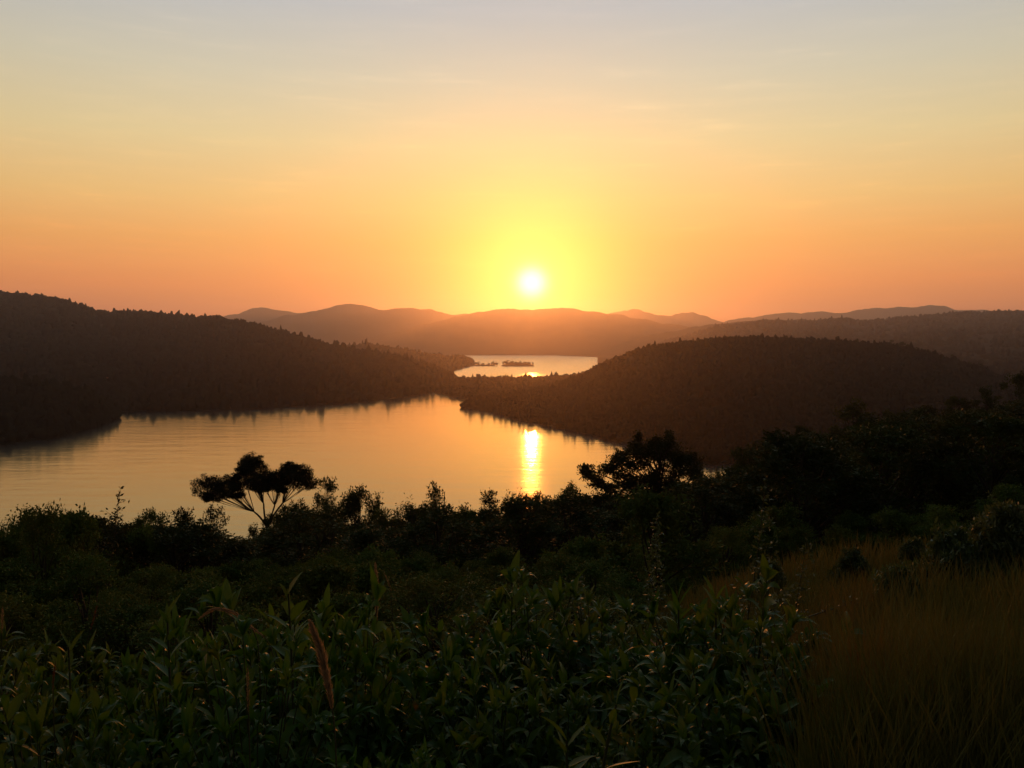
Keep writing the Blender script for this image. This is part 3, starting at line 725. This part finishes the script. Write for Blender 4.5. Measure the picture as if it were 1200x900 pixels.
feathery('arching_weed', on_ground(1215, 11.5), at(1158, 577, 11.5), 34, 0.12, 0.04, 'upper arching pale weed bending left over the bush at the right edge', 'weed', 'weed', 47, bend=.12, thick=.006, dense=12)
feathery('arching_weed', on_ground(1196, 11.5), at(1156, 594, 11.5), 24, 0.10, 0.035, 'lower and shorter arching weed over the bush at the right edge', 'weed', 'weed', 48, bend=.12, thick=.005, dense=12)
# bramble shoots creeping over the grass
feathery('bramble_shoot', at(902, 738, 5.2), at(1100, 678, 8.2), 60, 0.07, 0.035, 'long bramble shoot arching right over the dry grass from the shrub', 'bramble', 'weed', 49, bend=0.02, thick=.006, dense=7)
feathery('bramble_shoot', at(885, 735, 5.0), at(925, 690, 5.4), 26, 0.07, 0.04, 'short bramble shoot curving up from the right-hand shrub', 'bramble', 'weed', 50, bend=0.03, thick=.005, dense=7)
# bushes at the right edge of the grass
for (px, top, D, w, pr, lab) in [(1182, 586, 6.8, 170, GBUSH[0], 'largest small-leaved bush at the right edge, standing in the dry grass'),
                            (1118, 614, 6.6, 130, GBUSH[1], 'low small-leaved bush left of the bush at the right edge'),
                            (1050, 660, 6.4, 120, GBUSH[0], 'lowest sprawling bush in the dry grass where the bramble shoot ends'),
                            (1000, 640, 9.4, 70, GBUSH[1], 'small bush at the upper edge of the dry grass, below the large peaked tree'),
                            (905, 655, 8.4, 80, GBUSH[0], 'small bush in the grass right behind the rightmost tall big-leaved shrub'),
                            (1072, 628, 9.4, 60, GBUSH[0], 'small bush at the upper grass edge, left of the low small-leaved bush'),
                            (1255, 585, 6.6, 140, GBUSH[1], 'small-leaved bush mostly outside the right edge')]:
    sky_tree(px, top, D, w, pr, 'grassland_bush', lab, 'bush')

# ------------------------------------------------------------------ big-leaved shrubs in front
def long_leaves(acc, P, dirs, L, rng, wid=0.20, droop=0.35):
    """lance-shaped leaves with a folded midrib; P, dirs (n,3), L (n,)"""
    n = len(P); dirs = norm(dirs)
    up = np.array([0, 0, 1.0])
    side = norm(np.cross(dirs, up) + rng.normal(0, .25, (n, 3)))
    nn = norm(np.cross(side, dirs)); nn = np.where(nn[:, 2:3] < 0, -nn, nn)
    us = np.array([0, .12, .32, .56, .8, 1.0]); ws = np.array([.10, .55, 1.0, .86, .42, .03])
    Lr = L[:, None]; dr = droop * rng.uniform(.3, 1.6, (n, 1)); wv = rng.uniform(.75, 1.2, (n, 1)) * wid
    V = []
    for u, w in zip(us, ws):
        c = P + dirs * Lr * u - nn * 0 + np.array([0, 0, -1]) * Lr * dr * u * u
        hw = side * Lr * wv * w * .5; lift = nn * Lr * wv * w * .16
        V += [c - hw + lift, c, c + hw + lift]
    V = np.stack(V, 1); m = len(us)
    q = []
    for a in range(m - 1):
        q += [[3 * a, 3 * a + 1, 3 * a + 4, 3 * a + 3], [3 * a + 1, 3 * a + 2, 3 * a + 5, 3 * a + 4]]
    Q = np.array(q)[None] + (np.arange(n) * 3 * m)[:, None, None]
    acc.add(V.reshape(-1, 3), Q.reshape(-1, 4))

def shrub_parts(seed, H=1.0, R0=0.8, nst=104, leaf=0.20, per=18):
    """a dense mound: stems fan out from the foot and end in leaf whorls all over the dome"""
    rq = np.random.default_rng(seed); cr, tk = Acc(), Acc()
    bumps = norm(rq.normal(size=(7, 3))); bumps[:, 2] = np.abs(bumps[:, 2])
    for k in range(nst):
        cz = 1 - 0.93 * (k + .5) / nst; a = k * 2.39996 + rq.normal(0, .2)
        sn = math.sqrt(1 - cz * cz); dv = np.array([sn * math.cos(a), sn * math.sin(a), cz])
        lump = 1 + 0.26 * max(0, float((bumps @ dv).max()) - .8) / .2 - .12
        f0 = lump * rq.uniform(.84, 1.06) * (1.12 if rq.random() < .08 else 1)
        tip = dv * np.array([R0, R0, H]) * f0
        b = np.array([dv[0], dv[1], 0]) * R0 * .12
        ax = bez(b, b + (tip - b) * .35 + np.array([0, 0, H * .22]), tip, 14)
        tube(tk, ax, np.linspace(.008, .0025, 14), 5)
        u = np.sort(rq.uniform(0.42, 1.0, per) ** 0.8); u[-8:] = rq.uniform(.95, 1.0, 8)
        f = u * 13; i0 = np.minimum(f.astype(int), 12); fr = (f - i0)[:, None]
        P = ax[i0] * (1 - fr) + ax[i0 + 1] * fr
        T = norm(ax[i0 + 1] - ax[i0] + np.array([0, 0, .03]))
        ph = np.arange(per) * 2.4 + rq.uniform(0, 6)
        e1 = norm(np.cross(T, [0.3, 0.2, 1.0]) + 1e-6); e2 = np.cross(T, e1)
        out = e1 * np.cos(ph)[:, None] + e2 * np.sin(ph)[:, None]
        el = np.interp(u, [0.2, .9, 1.0], [0.3, .8, 1.6])[:, None] * rq.uniform(.5, 1.4, (per, 1))
        dirs = out + T * el + np.array([0, 0, .25])
        L = leaf * rq.uniform(.55, 1.25, per) * np.interp(u, [.4, .85, 1], [.9, 1.1, .8])
        long_leaves(cr, P, dirs, L, rq, wid=0.27, droop=.45)
    return cr.mesh('foliage'), tk.mesh('stems')
SHR = [shrub_parts(61), shrub_parts(62, 1.0, .75, 96, .185), shrub_parts(63, 1.0, .85, 82, .215, 17), shrub_parts(64, 1.0, .7, 110, .165, 19)]
SHRUBS = [ # px, top row, distance, proto, scale of width, label
 (18, 746, 4.8, 0, .80, 'big-leaved shrub at the left edge of the photo behind the corner shrub'),
 (98, 778, 5.0, 1, .50, 'big-leaved shrub with a thin reddish seed head standing behind it'),
 (200, 744, 4.4, 2, .62, 'big-leaved shrub holding the single pale sprig at left'),
 (285, 716, 4.6, 1, .80, 'big-leaved shrub under the drooping dry seed head'),
 (350, 684, 4.4, 0, .85, 'highest big-leaved shrub of the left mound, just left of the large dry plume'),
 (418, 722, 4.2, 2, .60, 'big-leaved shrub behind the large dry plume'),
 (490, 800, 4.9, 3, .50, 'low big-leaved shrub in the dip between the left and middle mounds'),
 (560, 706, 5.0, 0, .75, 'left shoulder of the highest middle mound of big-leaved shrubs'),
 (628, 680, 5.4, 2, .90, 'highest big-leaved shrub at the top of the middle mound'),
 (702, 696, 5.2, 1, .80, 'right shoulder of the highest middle mound of big-leaved shrubs'),
 (764, 775, 4.9, 3, .44, 'big-leaved shrub in the dip between the middle and right mounds'),
 (820, 688, 4.4, 0, .70, 'big-leaved shrub at the top of the right-hand mound'),
 (880, 696, 4.1, 2, .66, 'rightmost tall big-leaved shrub, beside the dry grass'),
 (918, 752, 3.6, 1, .50, 'big-leaved shrub at the right end of the mound with leaves poking into the grass'),
 (50, 812, 3.5, 2, .62, 'big-leaved shrub in the bottom left corner'),
 (150, 852, 3.3, 0, .50, 'big-leaved shrub at the bottom, right of the corner shrub'),
 (300, 770, 3.5, 3, .72, 'big-leaved shrub at the bottom, left of the large dry plume stem'),
 (470, 866, 3.3, 0, .46, 'big-leaved shrub at the bottom, right of the large dry plume'),
 (580, 776, 4.0, 2, .62, 'big-leaved shrub at the bottom middle, left of the pale open sprout'),
 (660, 792, 4.1, 1, .56, 'shaded big-leaved shrub just behind the pale open sprout'),
 (742, 850, 3.4, 3, .46, 'big-leaved shrub at the bottom middle, right of the pale open sprout'),
 (850, 766, 3.4, 0, .66, 'big-leaved shrub at the bottom beside the dry grass'),
 (-60, 760, 4.4, 1, .9, 'big-leaved shrub outside the left edge of the photo'),
]
for k_, (px, top, D, pi_, sc, lab) in enumerate(SHRUBS):
    P = at(px, top, D); zg = ground(P[0], P[1]) - 0.06; h = P[2] - zg
    e = link('broadleaf_shrub', None, loc=(P[0], P[1], zg), label=lab, cat='shrub', group='big-leaved shrubs in the foreground')
    e.rotation_euler = (0, 0, rs.uniform(0, 6.28)); e.scale = (sc, sc, h / 1.05)
    link('foliage', SHR[pi_][0], M['leaf_near'], e); link('stems', SHR[pi_][1], M['stem'], e)

# taller single sprigs
def sprig(px, top, D, px0, py0, label, seed, nl=9, leaf=.14, name='leafy_sprig', open_=0.9):
    rq = np.random.default_rng(seed); cr, tk = Acc(), Acc()
    P1 = at(px, top, D); g = (P1[0] + (px0 - px) / F * D, D); P0 = np.array([g[0], g[1], ground(*g) - .05])
    ax = bez(np.zeros(3), np.array([0, 0, (P1 - P0)[2] * .6]), P1 - P0, 14)
    tube(tk, ax, np.linspace(.009, .004, 14), 6)
    u = np.linspace(.72, 1, nl); f = u * 13; i0 = np.minimum(f.astype(int), 12); fr = (f - i0)[:, None]
    P = ax[i0] * (1 - fr) + ax[i0 + 1] * fr; ph = np.arange(nl) * 2.4
    out = np.stack([np.cos(ph), np.sin(ph) * .6, np.zeros(nl)], -1)
    dirs = out + np.array([0, 0, 1]) * np.linspace(.35, 2.2, nl)[:, None] * open_
    long_leaves(cr, P, dirs, leaf * rq.uniform(.8, 1.15, nl), rq, wid=.26, droop=.2)
    e = link(name, None, loc=P0, label=label, cat='plant')
    link('foliage', cr.mesh('foliage'), M['leaf_near'], e); link('stem', tk.mesh('stem'), M['stem'], e)
sprig(196, 722, 3.9, 200, 0, 'single upright sprig of broad pointed leaves standing above the left shrubs', 1)
sprig(338, 696, 3.8, 345, 0, 'upright sprig with two long pointed leaves at the highest point of the left clump', 2, leaf=.16)
sprig(80, 758, 4.0, 84, 0, 'small leafy sprig at left below the thin reddish seed head', 3, nl=10)
sprig(600, 700, 5.0, 598, 0, 'leafy sprig on the left of the middle clump top', 4, nl=11)
sprig(664, 868, 2.75, 666, 0, 'pale open sprout with long broad leaves at the bottom middle', 5, nl=10, leaf=.13, open_=.55)
sprig(722, 826, 2.9, 690, 0, 'pale single-leaved shoot leaning right beside the open sprout', 6, nl=4, leaf=.13)
sprig(795, 700, 4.3, 797, 0, 'yellowish leafy sprig on top of the right-hand clump', 7, nl=11)
sprig(838, 700, 4.2, 842, 0, 'narrow leafy sprig right of the yellowish sprig', 8, nl=10)

# ------------------------------------------------------------------ dry plumes
def plume(pts, hl, hw, label, seed, stem_r=.003, mat='plume', name='grass_plume', nh=700, group=None):
    """pts: world points along the stem from base to tip; head covers the last hl metres"""
    rq = np.random.default_rng(seed); cr, tk = Acc(), Acc()
    P0 = np.array(pts[0]); pts = np.array(pts) - P0
    t_ = np.linspace(0, 1, 40); ti = np.linspace(0, 1, len(pts))
    ax = np.stack([np.interp(t_, ti, pts[:, k]) for k in range(3)], -1)
    for _ in range(6): ax[1:-1] = .25 * ax[:-2] + .5 * ax[1:-1] + .25 * ax[2:]
    tube(tk, ax, np.linspace(stem_r, stem_r * .4, 40), 5)
    seg = np.linalg.norm(np.diff(ax, axis=0), axis=1); s = np.concatenate([[0], np.cumsum(seg)]); Lt = s[-1]
    u = rq.random(nh); q = Lt - hl + hl * u
    P = np.stack([np.interp(q, s, ax[:, k]) for k in range(3)], -1)
    T = norm(np.stack([np.interp(q + .01, s, ax[:, k]) for k in range(3)], -1) - P + 1e-6)
    w = hw * np.sin(PI * np.clip(u * .92 + .06, 0, 1)) ** .6
    d = norm(rq.normal(size=(nh, 3)))
    Pb = P + d * (w * rq.random(nh) * .35)[:, None]
    e = Pb + (T * .9 + d * .35) * (w * rq.uniform(.9, 2.2, nh))[:, None] + np.array([0, 0, -1]) * (w * .25)[:, None]
    sd = norm(np.cross(e - Pb, rq.normal(size=(nh, 3)))) * (hw * .05)
    V = np.stack([Pb - sd, Pb + sd, (Pb + e) / 2 + sd * 1.5, e], 1)
    cr.add(V.reshape(-1, 3), np.arange(4 * nh).reshape(nh, 4))
    o = link(name, None, loc=P0, label=label, cat='grass', group=group)
    link('seed_head', cr.mesh('seed_head'), M[mat], o); link('stem', tk.mesh('stem'), M['stem'], o)
def gp(px, D): return on_ground(px, D)
plume([gp(400, 2.7), at(393, 860, 2.7), at(388, 820, 2.7), at(376, 760, 2.7), at(363, 728, 2.7)], .28, .022, 'large dry brown plume leaning left in front of the left shrubs', 1, nh=1500)
plume([gp(441, 4.6), at(441, 740, 4.6), at(442, 700, 4.6), at(440, 660, 4.6)], .30, .018, 'upright reddish plume standing right of the left clump', 2, nh=900)
plume([gp(462, 4.8), at(460, 720, 4.8), at(458, 690, 4.8), at(449, 668, 4.8)], .14, .008, 'thin bent seed stalk just right of the upright reddish plume', 3, nh=260)
plume([gp(300, 3.6), at(305, 760, 3.6), at(296, 736, 3.6), at(275, 716, 3.6), at(250, 712, 3.6), at(232, 726, 3.6)], .24, .012, 'drooping dry seed head arching left over the left shrubs', 4, nh=700)
plume([gp(330, 3.6), at(326, 790, 3.6), at(315, 750, 3.6), at(285, 728, 3.6), at(258, 712, 3.6)], .22, .012, 'second drooping seed head lying across the leaves, lower than the arching one', 5, nh=600)
plume([gp(96, 4.6), at(100, 760, 4.6), at(107, 735, 4.6), at(114, 708, 4.6)], .15, .008, 'thin reddish seed head leaning right at left, above the shrubs', 6, nh=350, mat='redgrass')
plume([gp(2, 4.0), at(1, 790, 4.0), at(2, 740, 4.0), at(3, 712, 4.0)], .12, .01, 'thin seed head at the very left edge', 7, nh=300)
plume([gp(292, 2.8), at(292, 860, 2.8), at(291, 820, 2.8), at(290, 780, 2.8)], .16, .008, 'dull slim seed head left of the large dry plume, low among leaves', 8, nh=400)
plume([gp(64, 3.4), at(63, 850, 3.4), at(62, 800, 3.4), at(65, 775, 3.4)], .12, .008, 'short reddish seed stalk in the lower left corner shrubs', 9, nh=300, mat='redgrass')
for k_, (px, top, D, w) in enumerate([(1092, 765, 5.0, 'leftmost'), (1112, 745, 5.4, 'second from left'), (1133, 690, 8.2, 'farthest and highest'), (1168, 760, 5.0, 'rightmost'), (1032, 770, 5.2, 'isolated left-hand'), (985, 800, 4.4, 'lowest')]):
    plume([gp(px + 4, D), at(px + 3, top + 60 * 5 / D, D), at(px + 1, top + 25, D), at(px, top, D)], .20, .008, w + ' of the tall reddish grass stalks standing in the dry grass', 20 + k_, nh=300, mat='redgrass', name='grass_stalk', group='tall reddish stalks in the dry grass')

# ------------------------------------------------------------------ dry grass field
def grass_field():
    rq = np.random.default_rng(91)
    n = 115000
    D = np.exp(rq.uniform(math.log(2.4), math.log(34), n)); px = rq.uniform(720, 1330, n)
    X = (px - 600) / F * D
    edge = np.interp(D, [2.4, 4, 8, 14, 34], [965, 955, 860, 785, 790])
    k = px > edge + rq.uniform(-25, 25, n)
    D, X = D[k], X[k]
    # the same grass carries on to the right, round the place the photographer stands and behind
    m = 60000; rr = 34 * np.sqrt(rq.random(m)) + .7; aa = np.radians(rq.uniform(34, 215, m))
    D = np.concatenate([D, rr * np.cos(aa)]); X = np.concatenate([X, rr * np.sin(aa)]); n = len(D)
    Z = np.array([ground(a, b) for a, b in zip(X, D)]) - .03
    P = np.stack([X, D, Z], -1)
    h = rq.uniform(.25, .7, n) * (1 + .6 * noise2(X, D, 1.6, 9, 3))
    a = rq.uniform(0, 2 * PI, n); lean = rq.uniform(.05, .38, n) * h
    dx = np.stack([np.cos(a) * lean + .05 * h, np.sin(a) * lean, np.zeros(n)], -1)
    wa = rq.uniform(0, PI, n); w = np.stack([np.cos(wa), np.sin(wa), np.zeros(n)], -1) * (0.0026 + np.abs(D) * .0004)[:, None] * rq.uniform(.6, 1.4, (n, 1))
    up = np.array([0, 0, 1.0])
    rows = []
    for u, ww in ((0, 1), (.45, .9), (.8, .6), (1, .12)):
        c = P + up * (h * u)[:, None] + dx * u * u
        rows += [c - w * ww, c + w * ww]
    V = np.stack(rows, 1)
    q = np.array([[0, 1, 3, 2], [2, 3, 5, 4], [4, 5, 7, 6]])
    Q = (q[None] + (np.arange(n) * 8)[:, None, None]).reshape(-1, 4)
    link('dry_grass', make_mesh('dry_grass', V.reshape(-1, 3), [Q]), M['grass'], kind='stuff', label='tall reddish brown dry grass covering the slope at lower right', cat='grass')
    # weedy ground cover under the shrubs and thickets
    n = 42000
    D = np.exp(rq.uniform(math.log(2.2), math.log(40), n)); px = rq.uniform(-120, 1300, n); X = (px - 600) / F * D
    Z = np.array([ground(a, b) for a, b in zip(X, D)])
    P = np.stack([X, D, Z + rq.uniform(0, .28, n)], -1)
    acc = Acc(); rhomb_leaves(acc, P, .10, rq, up=.3, aspect=.45)
    link('ground_cover', acc.mesh('ground_cover'), M['leaf_bush'], kind='stuff', label='low leafy ground cover under the shrubs and bushes', cat='ground cover')
grass_field()

# ------------------------------------------------------------------ far trees one can tell apart
FT = []
for sd, H_, R_ in ((401, 14, 6), (402, 16, 5), (403, 13, 7)):
    rf = np.random.default_rng(sd); cr, tk = Acc(), Acc()
    tube(tk, [(0, 0, 0), (.2, 0, H_ * .4), (0, .2, H_ * .8)], [.45, .35, .15], 6)
    for k in range(24):
        z = H_ * rf.uniform(.14, .9); s = math.sin(PI * min(.95, z / H_ * .75 + .18)) ; a = rf.uniform(0, 6.28); r_ = R_ * s * rf.uniform(.2, .8)
        c = np.array([math.cos(a) * r_, math.sin(a) * r_, z]); tube(tk, [(0, 0, z * .55), c], [.14, .05], 4)
        rr_ = R_ * rf.uniform(.22, .42)
        cr.add(c + BV * rr_ * (1 + rf.normal(0, .2, (len(BV), 1))) * [1, 1, .8], None, BT)
    FT.append((cr.mesh('crown'), tk.mesh('trunk'), M['far_tree']))
def surf_z(Hs, x, y):
    nr, nc, _ = Hs.shape
    d = (Hs[..., 0] - x) ** 2 + (Hs[..., 1] - y) ** 2
    return float(Hs.reshape(-1, 3)[np.argmin(d.ravel()), 2])
def far_tree(px, D, Hs, h, k, label, group, name='distant_tree', zfix=None, wide=1.0):
    X = ray(px, 450)[0] * D
    z = surf_z(Hs, X, D) if zfix is None else zfix
    place(FT[k % 3], X, D, z - .5, k * 1.7, h / 15.0 * wide, name, label, 'tree', group, sz=h / 15.0)
RT = [(1003, 11, 'leftmost'), (1044, 13, 'lone round'), (1056, 15, 'largest'), (1063, 13, 'second largest'), (1073, 10, 'thin pair-left'), (1079, 10, 'thin pair-right'), (1088, 11, 'flat-topped'), (1115, 13, 'dark bushy'), (1124, 9, 'small'), (1136, 11, 'lower'), (1148, 12, 'rightmost')]
for k, (px, h, w) in enumerate(RT):
    D = float(np.interp(px, [1000, 1050, 1090, 1120, 1145, 1175], [1800, 1780, 1760, 1740, 1720, 1700]))
    far_tree(px, D, right_hill, h * 1.3, k, w + ' of the small trees along the right-hand crest of the rounded hill', 'trees along the crest of the right hill', 'crest_tree')
for k in range(26):
    px = 514 + k * 7.3 + rs.uniform(-2, 2); D = float(np.interp(px, [512, 530, 560, 700], [2150, 2300, 2450, 2600])) + rs.uniform(-10, 30)
    far_tree(px, D, peninsula, rs.uniform(9, 16), k, 'small tree in the row on the peninsula, dark against the far water', 'trees on the peninsula at the narrows', 'shore_tree')
# islets in the far water
def islet(px0, px1, D, h, label_trees, trees):
    x0 = ray(px0, 450)[0] * D; x1 = ray(px1, 450)[0] * D; cx = (x0 + x1) / 2; rx = (x1 - x0) / 2; n = 40
    V = [(cx, D, h)]; T = []; 
    for r_, z in ((.55, h * .9), (.85, h * .5), (1.0, -1)):
        for k in range(n):
            a = 2 * PI * k / n; w = 1 + .12 * math.sin(3 * a + px0)
            V.append((cx + rx * r_ * w * math.cos(a), D + 90 * r_ * w * math.sin(a), z))
    T = [(0, 1 + k, 1 + (k + 1) % n) for k in range(n)]
    Qq = [(1 + b * n + k, 1 + (b + 1) * n + k, 1 + (b + 1) * n + (k + 1) % n, 1 + b * n + (k + 1) % n) for b in range(2) for k in range(n)]
    link('island', smooth(make_mesh('island', V, [Qq, T])), M['hill'], kind='structure')
    for k, (px, hh) in enumerate(trees):
        far_tree(px, D + rs.uniform(-30, 30), None, hh * .8, k, label_trees, label_trees.replace('tree', 'trees', 1), 'island_tree', zfix=h * .55, wide=1.9)
islet(551, 583, 4350, 5, 'tree on the small left islet in the far water', [(557, 20), (561, 22), (566, 17), (573, 15), (578, 24), (581, 20)])
islet(588, 627, 4300, 13, 'low tree on the long right islet in the far water', [(591, 22), (595, 26), (600, 24), (605, 20), (610, 22), (615, 20), (620, 18), (624, 14)])

# ------------------------------------------------------------------ hamlet on the left shore
def house(px, D, w, d, h, rot, lab):
    X = ray(px, 450)[0] * D; z = surf_z(left_hill, X, D) - .8
    e = link('house', None, loc=(X, D, z), label=lab, cat='house', group='houses on the left shore'); e.rotation_euler = (0, 0, rot)
    a = Acc(); W, Dd = w / 2, d / 2
    a.add([(-W, -Dd, 0), (W, -Dd, 0), (W, Dd, 0), (-W, Dd, 0), (-W, -Dd, h), (W, -Dd, h), (W, Dd, h), (-W, Dd, h), (-W, 0, h + d * .3), (W, 0, h + d * .3)],
          [(0, 1, 5, 4), (2, 3, 7, 6), (1, 2, 6, 5), (3, 0, 4, 7)], [(5, 6, 9), (7, 4, 8)])
    link('wall', a.mesh('wall'), M['house_wall'], e)
    b = Acc(); o_ = .5; zr = h + d * .3 + .15; ze = h - .15
    for s in (-1, 1):
        b.add([(-W - o_, s * (Dd + o_), ze), (W + o_, s * (Dd + o_), ze), (W + o_, 0, zr), (-W - o_, 0, zr), (-W - o_, s * (Dd + o_), ze + .3), (W + o_, s * (Dd + o_), ze + .3), (W + o_, 0, zr + .3), (-W - o_, 0, zr + .3)],
              [(0, 1, 2, 3), (4, 5, 6, 7), (0, 1, 5, 4), (1, 2, 6, 5), (3, 0, 4, 7)])
    link('roof', b.mesh('roof'), M['house_roof'], e)
    for q in (-.28, .28):
        g = Acc(); cx = q * w
        g.add([(cx - .6, -Dd - .03, 1), (cx + .6, -Dd - .03, 1), (cx + .6, -Dd - .03, 2.4), (cx - .6, -Dd - .03, 2.4)], [(0, 1, 2, 3)])
        link('window', g.mesh('window'), M['house_glass'], e)
for a in [(128, 1850, 14, 9, 5, .3, 'small pale house at the left end of the hamlet on the far left shore'),
          (135, 1900, 11, 8, 4, -.4, 'small pale house just right of the leftmost house of the hamlet'),
          (186, 1950, 15, 9, 5, .1, 'small pale house left of the two close houses on the left shore slope'),
          (197, 1930, 11, 8, 4, .6, 'small pale house in the middle right of the hamlet'),
          (208, 1880, 12, 8, 4, -.2, 'small pale house at the right end of the hamlet on the left shore')]:
    house(*a)
